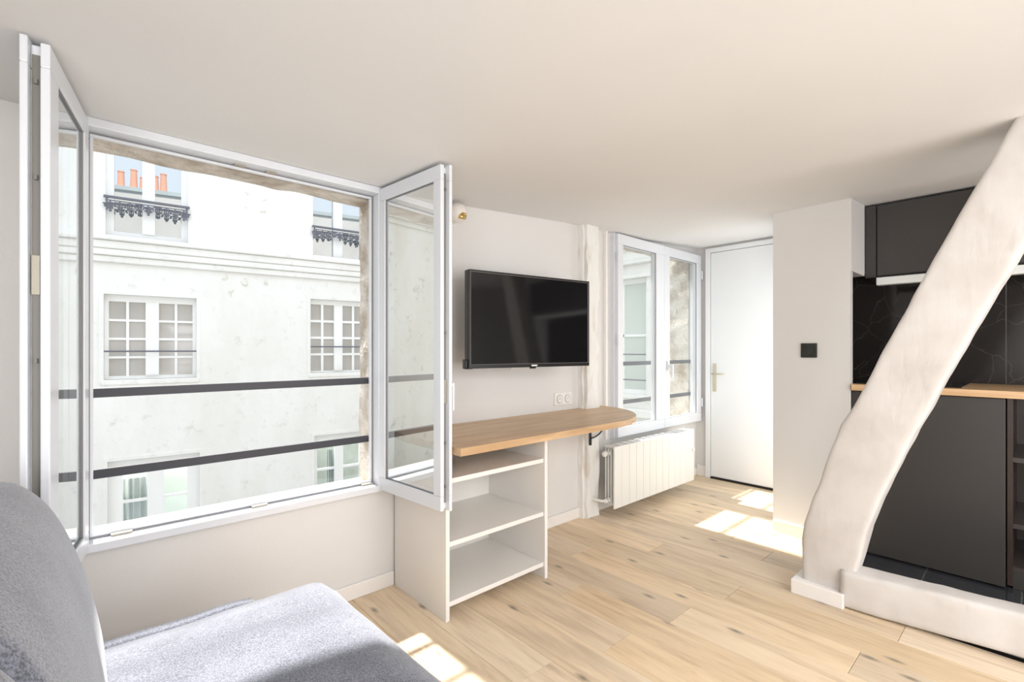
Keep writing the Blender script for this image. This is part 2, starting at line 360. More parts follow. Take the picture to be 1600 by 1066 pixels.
# partition and kitchen niche
bm = BM()
box(bm, 3.42, 3.47, .77, 1.20, -.1, 2.2)
box(bm, 3.47, 4.42, 1.13, 1.20, -.1, 2.2)
struct(obj('wall_partition', bm, M_wall))
struct(obj('trim_1', boxm(3.47, 3.735, .765, 1.13, 1.668, 2.2), M_wall))
bm = BM(); box(bm, 3.42, 3.47, .765, .77, 1.668, 2.2); struct(obj('trim_2', bm, M_wall))
struct(obj('wall_kitchen', boxm(4.05, 4.12, -2.2, 1.13, -.1, 2.2), M_wall))
struct(obj('wall_left', boxm(-1.25, -1.15, -2.2, WY+.02, -.1, 2.3), M_wall))
struct(obj('wall_back', boxm(-1.25, 4.12, -2.25, -2.15, -.1, 2.3), M_wall))
def bboard(name, *a): return struct(obj(name, boxm(*a), M_base, bevel=.003))
bboard('baseboard_front', -1.1, 1.198, WY-.013, WY, 0, .072)
bboard('baseboard_center', 1.832, 2.672, WY-.013, WY, 0, .072)
bboard('baseboard_far', 2.80, 4.39, WY-.013, WY, 0, .072)
bboard('baseboard_partition', 3.406, 3.42, .79, 1.20, .0, .075)
bboard('baseboard_beam', 2.612, 2.67, .617, .835, 0, .068)
bboard('baseboard_return', 2.67, 2.79, .79, .835, 0, .068)
bboard('baseboard_right', 4.386, 4.4, 2.12, WY-.013, 0, .10)
# ------------------------------------------------------------------ window 1 : frame
win1 = struct(empty('window_1', (0, 0, 0)))
X0, X1, Z0, Z1 = -.005, 1.128, .500, 1.997
def frame_mesh(x0, x1, z0, z1, ya, yb, wd):
    bm = BM()
    box(bm, x0, x1, ya, yb, z1-wd, z1); box(bm, x0, x1, ya, yb, z0, z0+wd)
    box(bm, x0, x0+wd, ya, yb, z0+wd, z1-wd); box(bm, x1-wd, x1, ya, yb, z0+wd, z1-wd)
    return bm
obj('frame', frame_mesh(X0, X1, Z0, Z1, 2.185, 2.245, .032), M_pvc, win1, bevel=.004)
obj('frame_rebate', frame_mesh(X0+.01, X1-.01, Z0+.01, Z1-.01, 2.245, 2.262, .038), M_pvc, win1, bevel=.003)
obj('frame_gasket', frame_mesh(X0+.034, X1-.034, Z0+.034, Z1-.034, 2.2415, 2.2475, .005), M_gasket, win1)
obj('outer_sill', boxm(X0+.03, X1-.03, 2.285, 2.34, .505, .525), M_pvc, win1, bevel=.004)
bm = BM()
for sx in (.12, .575, 1.06): box(bm, sx-.03, sx+.03, 2.225, 2.243, Z0+.032, Z0+.040)
for sx in (.5, .62): box(bm, sx-.02, sx+.02, 2.225, 2.243, Z1-.040, Z1-.032)
obj('striker', bm, M_steel, win1)
# opening leaves: local x runs from the hinge to the free edge, y = 0 at the outer face, thickness towards +y or -y
def leaf(hinge, free, side, z0, z1, sf, sh, name_lab, lock_z):
    h = Vector((*hinge, 0)); f = Vector((*free, 0)); L = (f-h).length; ang = math.atan2(f.y-h.y, f.x-h.x)
    bm = BM(); T = .056*side
    y = sorted((0, T*.78)); y2 = sorted((T*.78, T)); rl = .062
    def ring(bm, a, b, c, d, ya, yb, wl, wr, wz):
        box(bm, a, b, ya, yb, d-wz, d); box(bm, a, b, ya, yb, c, c+wz); box(bm, a, a+wl, ya, yb, c+wz, d-wz); box(bm, b-wr, b, ya, yb, c+wz, d-wz)
    ring(bm, 0, L-.004, z0, z1, *sorted((0, T*.35)), sh, sf, rl)            # outer part
    ring(bm, .004, L-.018, z0+.004, z1-.004, *sorted((T*.35, T*.72)), sh, sf-.014, rl)    # body set back: the groove
    ring(bm, -.004, L+.006, z0-.006, z1+.006, *sorted((T*.72, T)), sh+.004, sf+.006, rl+.006)  # inner overlap lip
    o = obj('sash', bm, M_pvc, win1, bevel=.003); o.location = (h.x, h.y, 0); o.rotation_euler = (0, 0, ang)
    gl = obj('glass_pane', boxm(sh, L-sf, *sorted((T*.20, T*.20+T*.08)), z0+rl, z1-rl), M_glass, o)
    bm = BM()
    ring(bm, sh-.001, L-sf+.001, z0+rl-.001, z1-rl+.001, *sorted((T*.10, T*.19)), .004, .004, .004)
    obj('gasket', bm, M_gasket, o)
    bm = BM(); box(bm, L-.0185, L-.0155, *sorted((T*.38, T*.66)), z0+.03, z1-.03)
    for q in (z0+.1, z1-.1, lock_z-.22, lock_z+.25): box(bm, L-.0155, L-.006, *sorted((T*.46, T*.56)), q-.006, q+.006)
    obj('lock_rail', bm, M_groove, o)
    obj('lock_case', boxm(L-.0155, L-.010, *sorted((T*.38, T*.66)), lock_z-.05, lock_z+.05), M_steel, o)
    bm = BM()
    for q in (z0+.12, (z0+z1)/2, z1-.12): cyl(bm, (-.008, T*.9, q-.035), (-.008, T*.9, q+.035), .007, 10)
    obj('hinge', bm, M_pvc, o)
    return o, L, T
r1, L1, T1 = leaf((1.0985, 2.196), (1.14, 1.704), 1, .512, 1.985, .050, .060, 'right', 1.02)
bm = BM(); hx = L1-.03; cyl(bm, (hx, T1, 1.045), (hx, T1+.03, 1.045), .012, 12); box(bm, hx-.012, hx+.012, T1+.022, T1+.034, .93, 1.055)
obj('handle', bm, M_pvc, r1, bevel=.004)
r2, L2, T2 = leaf((.031, 2.196), (-.051, 1.712), -1, .512, 1.985, .085, .060, 'left', 1.39)
# ------------------------------------------------------------------ window 2 (closed)
win2 = struct(empty('window_2', (0, 0, 0)))
A0, A1, B0, B1 = 3.035, 4.385, .515, 2.095
obj('frame', frame_mesh(A0, A1, B0, B1, 2.195, 2.262, .035), M_pvc, win2, bevel=.003)
MX = 3.715
for a, b in ((A0+.012, MX-.001), (MX+.001, A1-.012)):
    bm = BM(); wd = .078
    ya, yb = 2.165, 2.222
    c, d = B0+.012, B1-.012
    box(bm, a, b, ya, yb, d-wd, d); box(bm, a, b, ya, yb, c, c+wd)
    wl, wr = (wd-.01, wd+.045) if a < 3.3 else (wd+.01, wd)
    box(bm, a, a+wl, ya, yb, c+wd, d-wd); box(bm, b-wr, b, ya, yb, c+wd, d-wd)
    o = obj('sash', bm, M_pvc, win2, bevel=.004)
    obj('glass_pane', boxm(a+wl, b-wr, 2.198, 2.202, c+wd, d-wd), M_glass2, o)
    bm = frame_mesh(a+wl-.001, b-wr+.001, c+wd-.001, d-wd+.001, 2.176, 2.180, .005)
    obj('gasket', bm, M_gasket, o)
bm = BM()
for q in (.70, 1.27, 1.90):
    cyl(bm, (A0+.006, 2.16, q-.04), (A0+.006, 2.16, q+.04), .008, 10)
obj('hinge', bm, M_pvc, win2)
bm = BM()
for q in (.70, 1.9): cyl(bm, (A1-.008, 2.16, q-.04), (A1-.008, 2.16, q+.04), .007, 10)
obj('hinge', bm, M_pvc, win2)
bm = BM(); box(bm, MX+.03, MX+.055, 2.150, 2.165, 1.02, 1.10); cyl(bm, (MX+.042, 2.15, 1.06), (MX+.042, 2.115, 1.06), .009, 10); box(bm, MX+.033, MX+.052, 2.108, 2.122, .955, 1.07)
obj('handle', bm, M_pvc, win2, bevel=.003)
# ------------------------------------------------------------------ door
dr = struct(empty('door_1', (4.4, 1.66, 0)))
def dpart(name, m, bev, *a):
    x0, x1, y0, y1, z0, z1 = a
    return obj(name, boxm(x0-4.4, x1-4.4, y0-1.66, y1-1.66, z0, z1), m, dr, bevel=bev)
leafd = dpart('door_leaf', M_door, .002, 4.375, 4.398, 1.24, 2.075, .022, 2.094)
bm = BM()
for a in ((4.372, 4.4, 2.079, 2.125, 0, 2.14), (4.372, 4.4, 1.201, 1.236, 0, 2.14), (4.372, 4.4, 1.236, 2.079, 2.098, 2.14)):
    box(bm, a[0]-4.4, a[1]-4.4, a[2]-1.66, a[3]-1.66, a[4], a[5])
obj('door_frame', bm, M_door, dr, bevel=.002)
dpart('door_gap_shade', M_dark, 0, 4.37, 4.4, 1.24, 2.079, .0005, .012)  # dark strip standing in for the shade in the gap under the leaf
bm = BM(); box(bm, -.031, -.0255, .36, .395, .81, 1.07)
hp = obj('handle_plate', bm, M_cream, dr, bevel=.002)
bm = BM(); cyl(bm, (-.03, .378, .975), (-.075, .378, .975), .009); cyl(bm, (-.07, .383, .975), (-.07, .27, .975), .008); cyl(bm, (-.031, .378, .88), (-.036, .378, .88), .009)
obj('lever', bm, M_cream, dr, smooth=True)
# ------------------------------------------------------------------ guard rails
def rail(z, xa, xb, lab, y=2.274):
    o = obj('guard_rail', boxm(xa, xb, y-.006, y+.006, z-.016, z+.016), M_rail); tag(o, lab, 'railing', None); return o
rail(1.043, .036, 1.092, 'upper dark flat metal rail across the open window')
rail(.753, .036, 1.092, 'lower dark flat metal rail across the open window')
rail(1.084, 3.04, 4.385, 'upper flat metal rail behind the closed far window')
rail(.774, 3.04, 4.385, 'lower flat metal rail behind the closed far window')
# ------------------------------------------------------------------ opposite building
e = Vector((.9935, -.114, 0)); nrm = Vector((-.114, -.9935, 0)); OB = Vector((0, 9.5, 0))
fb = empty('building', OB, math.atan2(e.y, e.x))
tag(fb, 'white plastered building with paned windows seen through the open window', 'building')
def fac(px, py):
    a = (px-CX)/F; b = (HY-py)/F; dx, dy = sn+cs*a, cs-sn*a
    # (dx t, dy t) on plane: ((p-OB).n)=0
    t = OB.dot(nrm)/(dx*nrm.x+dy*nrm.y)
    p = Vector((dx*t, dy*t, 0)); return (p-OB).dot(e), CZ+b*t
def rect(pl, pr, ptop_l, pbot_l):
    u0, zt = fac(pl, ptop_l); u1, _ = fac(pr, 546); _, zb = fac(pl, pbot_l)
    return u0, u1, zb, zt
Wn = {
 'ul': rect(165, 294, 150, 367), 'ur': rect(489, 569, 215, 399),
 'ml': rect(162, 307, 459, 594), 'mr': rect(485, 574, 467, 583),
 'll': rect(168, 312, 722, 905), 'lr': rect(491, 571, 681, 840)}
for k in ('ul', 'ur'):
    u0, u1, zb, zt = Wn[k]; Wn[k] = (u0, u1, zb, zb+1.75)
ops = list(Wn.values())
bm = BM(); wall_boxes(bm, -2.9, 6.48, -3.5, 6.4, ops, lambda a, b, c, d: box(bm, a, b, 0, .35, c, d))
obj('wall', bm, M_fac, fb)
_, zc0 = fac(400, 420); _, zc1 = fac(400, 395)
bm = BM()
box(bm, -2.9, 6.3, -.06, 0, zc0-.10, zc0); box(bm, -2.9, 6.3, -.10, 0, zc0, zc0+.10); box(bm, -2.9, 6.3, -.17, 0, zc1-.06, zc1+.01); box(bm, -2.9, 6.3, -.12, 0, zc0+.10, zc1-.06)
obj('cornice', bm, M_fac, fb, bevel=.02)
for k, (u0, u1, zb, zt) in Wn.items():
    ov = .10 if k[0] == 'u' else .03
    obj('window_sill', boxm(u0-ov, u1+ov, -.05 if k[0] == 'u' else -.02, .10, zb-.08, zb), M_fac, fb, bevel=.01)
# raised render band round the windows
for k, (u0, u1, zb, zt) in Wn.items():
    if k[0] == 'u': continue
    bm = BM()
    if k[0] != 'u': box(bm, u0-.06, u0-.0, -.012, 0, zb-.05, zt+.05)
    if k[0] != 'u': box(bm, u1, u1+.06, -.012, 0, zb-.05, zt+.05)
    if k[0] != 'u': box(bm, u0, u1, -.012, 0, zt, zt+.05)
    obj('window_surround', bm, M_fac, fb)
def cwindow(k, nx, nz, pm, fr=.07, mid=.11, bar=.03, depth=.12, top=0):
    u0, u1, zb, zt = Wn[k]; ztt = zt-top
    bm = BM(); y0, y1 = depth, depth+.06
    box(bm, u0, u0+fr, y0, y1, zb, zt); box(bm, u1-fr, u1, y0, y1, zb, zt)
    box(bm, u0+fr, u1-fr, y0, y1, zb, zb+fr); box(bm, u0+fr, u1-fr, y0, y1, zt-fr-top, zt)
    um = (u0+u1)/2; box(bm, um-mid/2, um+mid/2, y0-.02, y1, zb+fr, ztt-fr)
    cells = []
    for a, b in ((u0+fr, um-mid/2), (um+mid/2, u1-fr)):
        for i in range(nx):
            p, q = a+(b-a)*i/nx, a+(b-a)*(i+1)/nx
            if i: box(bm, p-bar/2, p+bar/2, y0+.008, y1-.008, zb+fr, ztt-fr)
            for j in range(nz):
                r, s = zb+fr+(ztt-zb-2*fr)*j/nz, zb+fr+(ztt-zb-2*fr)*(j+1)/nz
                cells.append((p, q, r, s))
        for j in range(1, nz):
            r = zb+fr+(ztt-zb-2*fr)*j/nz; box(bm, a, b, y0+.010, y1-.010, r-bar/2, r+bar/2)
    o = obj('window', bm, M_facw, fb)
    for n, (p, q, r, s) in enumerate(cells):
        obj('pane', boxm(p, q, y0+.034, y0+.04, r, s), pm(n) if callable(pm) else pm, o)
    return o
cwindow('ul', 1, 1, M_pane_sky, .09, .16)
cwindow('ur', 1, 1, M_pane_sky, .03, .17)
cwindow('ml', 2, 4, M_pane_warm, .05, .17, .035, top=.05)
cwindow('mr', 2, 4, M_pane_warm, .03, .16, .045, top=.06)
cwindow('ll', 1, 3, M_glass2, .17, .22, .045, top=.04)
cwindow('lr', 1, 3, M_glass2, .08, .16, .045, top=.03)
# rooms behind the lower panes, with curtain
for k in ('ll', 'lr'):
    u0, u1, zb, zt = Wn[k]
    bm = BM(); box(bm, u0-.2, u1+.3, .9, .95, zb-.3, zt+.3)
    obj('room_wall', bm, M_pane_soft if k == 'll' else M_pane_green, fb)
    bm = BM(); pts = []; ua = u0+.17 if k == 'll' else u0+.30; wdt = .38 if k == 'll' else .16
    n = 60; va = []
    for i in range(n+1):
        u = ua+wdt*i/n; yy = .26+.03*math.sin(i/n*2*PI*5)+.01*math.sin(i*.9)
        va.append((bm.verts.new((u, yy, zb)), bm.verts.new((u, yy, zt-.35))))
    for a, b in zip(va, va[1:]): bm.faces.new((a[0], b[0], b[1], a[1]))
    obj('curtain', bm, M_curtain, fb, smooth=True)
# slim bars in front of the middle windows
for k, py in (('ml', 549), ('mr', 542)):
    u0, u1, zb, zt = Wn[k]; _, z = fac(230 if k == 'ml' else 530, py)
    bm = BM(); tube(bm, [(u0, .02, z), (u1, .02, z)], .014); obj('window_bar', bm, M_iron, fb)
# cast-iron balconettes
def ironwork(k, lz, parent, seed):
    u0, u1, zb, zt = Wn[k]; _, z = fac(*lz); bm = BM(); y = -.04; wd = u1-u0
    box(bm, u0-.02, u1+.02, y-.02, y+.02, z-.02, z+.012); box(bm, u0, u1, y-.008, y+.008, z-.06, z-.048)
    H = .21; n = 9
    for i in range(n):
        c = u0+wd*(i+.5)/n; dp = H*(.55+.45*abs(math.cos((i+.5)/n*PI)))if i != n//2 else H*.95
        for s in (-1, 1):
            pts = []
            for q in range(15):
                t = q/14*PI*1.7; r = (.06-.028*q/14)*(.8 if dp < H*.7 else 1)
                pts.append((c+s*(wd/n*.12+r*math.cos(t)*.9), y, z-.055-dp*.42+r*math.sin(t)))
            tube(bm, pts, .010, 5)
        tube(bm, [(c, y, z-.05), (c, y, z-dp)], .011, 5)
        bmesh.ops.create_icosphere(bm, subdivisions=1, radius=.022, matrix=Matrix.Translation((c, y, z-dp)))
    for c in (u0+.04, u1-.04, (u0+u1)/2):
        for q in range(5):
            a = PI+q/4*PI; tube(bm, [(c, y, z-.11), (c+.07*math.cos(a), y, z-.11+.07*math.sin(a))], .012, 5)
    for c in (u0, u1): tube(bm, [(c, y, z), (c, y+.12, z)], .012, 5); tube(bm, [(c+(.02 if c == u0 else -.02), y, z), (c+(.02 if c == u0 else -.02), y, z-H)], .012, 5)
    obj('iron_railing', bm, M_iron, parent)
ironwork('ul', (165, 307), fb, 1); ironwork('ur', (490, 354), fb, 2)
# small relief scars of removed pipes
for px, py in ((382, 441), (416, 443), (352, 433), (362, 457), (387, 300), (411, 310), (386, 320), (411, 330)):
    u, z = fac(px, py)
    bm = BM(); bmesh.ops.create_icosphere(bm, subdivisions=2, radius=.05, matrix=Matrix.Translation((u, 0, z)) @ Matrix.Diagonal((1, .35, 1.3, 1)))
    for v in bm.verts: v.co += .035*Vector(noise.noise_vector(v.co*14))
    obj('plaster_scar', bm, M_fac2, fb)
# weathered wing to the left (seen mirrored in the right leaf)
wg = empty('wing_building', (-7, 7, 0)); tag(wg, 'weathered cream wing with a moulded cornice left of the white building', 'building')
obj('wall', boxm(-.3, 0, -3.5, 3.8, -3.5, 5.6), M_fac2, wg)
obj('return_wall', boxm(0, 4.05, 2.85, 3.2, -3.5, 5.6), M_fac2, wg)
bm = BM()
for o_, za, zb_ in ((.08, 4.30, 4.42), (.20, 4.42, 4.52), (.08, 4.52, 4.95), (.25, 4.95, 5.05), (.42, 5.05, 5.25)):
    box(bm, 0, o_, -3.5, 2.85, za, zb_); box(bm, o_, 4.05, 2.85-o_, 2.85, za, zb_)
obj('cornice', bm, M_fac2, wg, bevel=.02)
obj('roof_edge', prism(BM(), [(-.4, -3.5), (.7, -3.5), (.7, 2.1), (4.05, 2.1), (4.05, 3.2), (-.4, 3.2)], 5.25, 5.6), M_zinc, wg)
# courtyard wing seen through the far window
cw = empty('courtyard_wing', (6.5, 5.4, 0)); tag(cw, 'white courtyard wall with a tall greenish window seen through the far closed window', 'building')
WO = (-2.2+.9, -2.2+1.6, .50, 2.30)
def co(px, py): p = at(px, py, X=6.5); return p.y-5.4, p.z
v0, _ = co(1010, 546); v1 = v0+1.05; _, wzt = co(985, 436); _, wzb = co(985, 616)
bm = BM(); wall_boxes(bm, -2.9, 3.1, -3.5, 6.4, [(v0, v1, wzb, wzt)], lambda a, b, c, d: box(bm, 0, .3, a, b, c, d)); obj('wall', bm, M_fac, cw)
bm = BM(); box(bm, -.10, 0, -2.9, 3.1, wzt+.22, wzt+.42); box(bm, -.05, 0, v0-.15, v1+.15, wzt, wzt+.06); box(bm, -.16, 0, -2.9, 3.1, wzt+.42, wzt+.5); box(bm, -.12, 0, -2.9, 3.1, wzb-.34, wzb-.22); box(bm, -.08, 0, v0-.1, v1+.1, wzb-.06, wzb)
obj('cornice', bm, M_fac, cw, bevel=.01)
bm = frame_mesh(v0, v1, wzb, wzt, 0, .05, .07); box(bm, v0+.07, v1-.07, 0, .05, 1.40, 1.44); box(bm, (v0+v1)/2-.05, (v0+v1)/2+.05, 0, .05, wzb+.07, wzt-.07)
for v in bm.verts: v.co = Vector((v.co.y+.10, v.co.x, v.co.z))
wq = obj('window', bm, M_facw, cw)
for a, b in ((v0+.07, (v0+v1)/2-.05), ((v0+v1)/2+.05, v1-.07)):
    for c, d in ((wzb+.07, 1.40), (1.44, wzt-.07)):
        obj('pane', boxm(.13, .14, a, b, c, d), M_pane_soft, wq)
bm = BM(); tube(bm, [(-.02, v0, 1.12), (-.02, v1, 1.12)], .012); tube(bm, [(-.02, v0, .72), (-.02, v1, .72)], .012); obj('window_bar', bm, M_iron, cw)
# own roof parapet with chimney pots (mirrored in the panes opposite)
rp = empty('roof_parapet', (0, 2.2, 5.3)); tag(rp, 'pale roof parapet with zinc coping above the room, mirrored in the opposite panes', 'parapet')
obj('wall', boxm(-4, 6.4, -1.2, .215, -2.93, .25), M_ownwall, rp)
obj('coping', boxm(-4.05, 6.45, -1.25, .27, .25, .36), M_zinc, rp)
pot_x = [-1.3, -.78, -.5, -.29, -.02, .17, .8]; ordn = ['first', 'second', 'third', 'fourth', 'fifth', 'sixth', 'last']
for i, px_ in enumerate(pot_x):
    p = empty('chimney_pot', (px_, 2.33, 5.661)); tag(p, 'terracotta chimney pot on the zinc coping, %s in the row mirrored by the upper panes' % ordn[i], 'chimney pot', 'terracotta pots on the coping')
    h = .30+.09*((i*37) % 3)
    bm = BM(); cyl(bm, (0, 0, 0), (0, 0, h), .085, 16, .07); cyl(bm, (0, 0, h), (0, 0, h+.03), .08, 16); obj('pot', bm, M_terra, p)
# ground of the courtyard
struct(obj('ground', boxm(-12, 14, 2.45, 12, -3.6, -3.5), M_ownwall))
# ------------------------------------------------------------------ shelf unit + desk top
su = empty('shelf_unit', (1.515, 1.99, 0)); tag(su, 'white open shelf unit with two side panels under the wooden desk top', 'shelf')
def sp(name, bev, x0, x1, y0, y1, z0, z1): return obj(name, boxm(x0-1.515, x1-1.515, y0-1.99, y1-1.99, z0, z1), M_white, su, bevel=bev)
sp('side_panel', .0015, 1.200, 1.220, 1.757, 2.216, 0, .743); sp('side_panel', .0015, 1.812, 1.832, 1.745, 2.216, 0, .743)
for z in (.062, .326, .606): sp('shelf', .0015, 1.220, 1.812, 1.757, 2.215, z-.0, z+.022)
sp('back_rail', .001, 1.220, 1.812, 2.205, 2.216, .084, .606)
bm = BM()
poly = [(1.203, 1.652), (2.33, 1.652)]
for i in range(1, 25):
    a = -PI/2+PI/2*i/24; poly.append((2.33+.575*math.cos(a), 2.2+.548*math.sin(a)))
poly += [(2.905, 2.226), (2.815, 2.226), (2.815, 2.15), (2.655, 2.15), (2.655, 2.226), (1.203, 2.226)]
dk = obj('desk_top', prism(bm, poly, .745, .780), M_desk, bevel=.002)
tag(dk, 'oak desk top with a rounded end, resting on the white shelf unit', 'desk')
# black bracket under it
br = empty('shelf_bracket', (2.655, 2.155, .58)); tag(br, 'small black iron bracket with curved stay under the desk top, on the post', 'bracket')
obj('back_plate', boxm(-.009, .009, -.012, .001, -.06, .162), M_black, br, bevel=.003)
bm = BM(); tube(bm, [(.19*math.sin(t*PI/2/14), -.014, .162-.17*math.cos(t*PI/2/14)) for t in range(15)], .0055, 8); obj('curved_stay', bm, M_black, br, smooth=True)
br.location = (2.684, 2.146, .583)
# ------------------------------------------------------------------ post
bm = rough_box(BM(), 2.672, 2.802, 2.160, 2.232, 0, 2.10, .020, .015, 11)
po = struct(obj('wall_post', bm, M_post))
bm = rough_box(BM(), 2.650, 2.672, 2.185, 2.232, 0, 2.10, .022, .006, 21)
struct(obj('trim_3', bm, M_post))
struct(obj('trim_4', boxm(2.95, 2.975, 2.205, 2.23, .52, 2.11), M_base, bevel=.003))
# ------------------------------------------------------------------ TV
a = Vector((1.525, 2.025)); b = Vector((2.365, 1.90)); mid = (a+b)/2; tvw = (b-a).length; ang = math.atan2(b.y-a.y, b.x-a.x)
tv = empty('television', (mid.x, mid.y, 1.36), ang); tag(tv, 'black flat television on a wall mount, angled away from the wall', 'television')
h = .262; hw = tvw/2
obj('case', boxm(-hw, hw, .004, .045, -h, h), M_black, tv, bevel=.004)
bm = BM(); box(bm, -hw, hw, -.006, .004, h-.010, h); box(bm, -hw, hw, -.006, .004, -h, -h+.020); box(bm, -hw, -hw+.010, -.006, .004, -h+.02, h-.01); box(bm, hw-.010, hw, -.006, .004, -h+.02, h-.01)
obj('bezel', bm, M_black, tv, bevel=.0015)
bm = frame_mesh(-hw+.010, hw-.010, -h+.020, h-.010, -.0065, .002, .0015); obj('bezel_inner_lip', bm, mat('bezel_lip', lin(.25, .24, .23), .3), tv)  # narrow grey lip round the screen, paler than the bezel
obj('screen', boxm(-hw+.0115, hw-.0115, -.003, .004, -h+.0215, h-.0115), M_screen, tv)
obj('logo', boxm(-.02, .02, -.008, -.006, -h+.006, -h+.014), M_led, tv)
obj('sensor', boxm(-.025, .012, -.006, .006, -h-.008, -h), M_black, tv)
obj('speaker_corner', boxm(-hw-.012, -hw+.04, .01, .05, -h-.004, -h+.05), M_black, tv, bevel=.008)
bm = BM(); box(bm, -.15, .15, .045, .07, -.12, .12); box(bm, -.03, .03, .07, .245, -.04, .04)
obj('wall_mount', bm, M_black, tv)
# ------------------------------------------------------------------ sockets, switch, sconce
p = at(879, 623, Y=WY); so = empty('wall_socket', (p.x, WY, p.z)); tag(so, 'white double power socket on the wall above the desk top', 'socket')
hwid = (at(892, 623, Y=WY).x-at(865, 623, Y=WY).x)/2
obj('plate', boxm(-hwid, hwid, -.010, 0, -.043, .043), M_white, so, bevel=.003)
for s in (-1, 1):
    c = s*hwid*.47
    bm = BM(); cyl(bm, (c, -.010, 0), (c, -.014, 0), .030, 28); so1 = obj('socket_ring', bm, mat('socket_grey%d' % s, lin(.55, .54, .52), .4), so)
    bm = BM(); cyl(bm, (c, -.0141, 0), (c, -.0155, 0), .024, 28); f = obj('socket_face', bm, M_white, so)
    bm = BM()
    for q in (-.009, .009): cyl(bm, (c+q, -.0156, 0), (c+q, -.0162, 0), .003, 8)
    cyl(bm, (c, -.0156, .011), (c, -.0175, .011), .003, 8); obj('contact', bm, M_gasket, f)
p0 = at(797, 574, Y=WY); p1 = at(828, 574, Y=WY)
pl = obj('cable_plate', boxm(p0.x, p1.x, WY-.012, WY, p0.z-.012, p0.z+.05), M_white, bevel=.002); tag(pl, 'small white cable outlet plate on the wall behind the television', 'outlet')
y0 = at(1251, 548, X=3.42).y; y1 = at(1278, 548, X=3.42).y; zt = at(1264, 536.5, X=3.42).z; zb = at(1264, 559, X=3.42).z
sw = empty('dimmer_switch', (3.42, (y0+y1)/2, (zt+zb)/2)); tag(sw, 'square black dimmer switch with a round knob on the partition', 'switch')
hh = (zt-zb)/2; M_sw = mat('switch_black', lin(.022, .023, .022), .4)
obj('plate', boxm(-.010, 0, -hh, hh, -hh, hh), M_sw, sw, bevel=.003)
bm = BM(); cyl(bm, (-.010, 0, 0), (-.016, 0, 0), .030, 28); obj('knob', bm, M_sw, sw, bevel=.002)
sc = empty('wall_sconce', (1.55, WY, 1.93)); tag(sc, 'round glass wall lamp with a brass finial, behind the right window leaf', 'lamp')
bm = BM(); cyl(bm, (0, 0, 0), (0, -.012, 0), .045, 24); cyl(bm, (0, -.012, 0), (0, -.05, 0), .008, 10); obj('back_plate', bm, M_white, sc, bevel=.002)
bm = BM(); bmesh.ops.create_uvsphere(bm, u_segments=28, v_segments=16, radius=.055, matrix=Matrix.Translation((0, -.07, .02)))
obj('globe', bm, mat('frosted_glass', lin(.84, .80, .76), .3), sc, smooth=True)
bm = BM(); cyl(bm, (0, -.12, .0), (.0, -.150, -.005), .014, 16, .006); cyl(bm, (.02, -.115, -.01), (-.02, -.115, -.01), .012, 14); obj('finial', bm, M_brass, sc, smooth=True)
# ------------------------------------------------------------------ radiator
ra = empty('radiator', (3.34, 2.05, .085)); tag(ra, 'white cast panel radiator with upright sections under the far window', 'radiator')
RX0, RW, nsec = 2.772, .0905, 11
RH = .432
def section():
    bm = BM(); box(bm, -RW/2+.0012, RW/2-.0012, -.050, -.038, 0, RH); box(bm, -.006, .006, -.038, .05, .01, RH-.01)
    for q in (-.012, .012, .034): box(bm, -RW/2+.008, RW/2-.008, q-.002, q+.002, .02, RH-.02)
    cyl(bm, (-RW/2, .01, .05), (RW/2, .01, .05), .018, 12); cyl(bm, (-RW/2, .01, RH-.05), (RW/2, .01, RH-.05), .018, 12)
    box(bm, -RW/2+.012, RW/2-.012, -.038, .045, RH-.012, RH-.002)
    return bm
s0 = obj('section', section(), M_rad, ra, bevel=.002)
for i in range(nsec):
    s = s0 if i == 0 else s0.copy()
    if i: link(s, ra)
    s.location = (RX0+RW*(i+.5)-3.34, 0, 0)
xe = RX0+RW*nsec-3.34
obj('control_panel', boxm(xe, xe+.145, -.050, .05, 0, RH), M_rad, ra, bevel=.003)
bm = BM(); cyl(bm, (xe+.125, -.051, .26), (xe+.125, -.058, .26), .017, 20); obj('thermostat_knob', bm, M_led, ra)
bm = BM(); cyl(bm, (RX0-3.34-.028, .01, RH-.05), (RX0-3.34, .01, RH-.05), .017, 14); bmesh.ops.create_uvsphere(bm, u_segments=14, v_segments=8, radius=.022, matrix=Matrix.Translation((RX0-3.34-.03, .01, RH-.05)))
obj('bleed_valve', bm, M_rad, ra, smooth=True)
bm = BM(); cyl(bm, (RX0-3.34-.03, .01, .05), (RX0-3.34, .01, .05), .015, 14); tube(bm, [(RX0-3.34-.03, .01, .05), (RX0-3.34-.045, .03, .05), (RX0-3.34-.045, .13, .05), (RX0-3.34-.045, .172, .05)], .010, 10)
obj('pipe', bm, M_rad, ra, smooth=True)
for q in (.2, .9):
    for zz in (.05, .34): obj('wall_bracket', boxm(RX0-3.34+q, RX0-3.34+q+.03, .05, .179, zz, zz+.04), M_rad, ra)
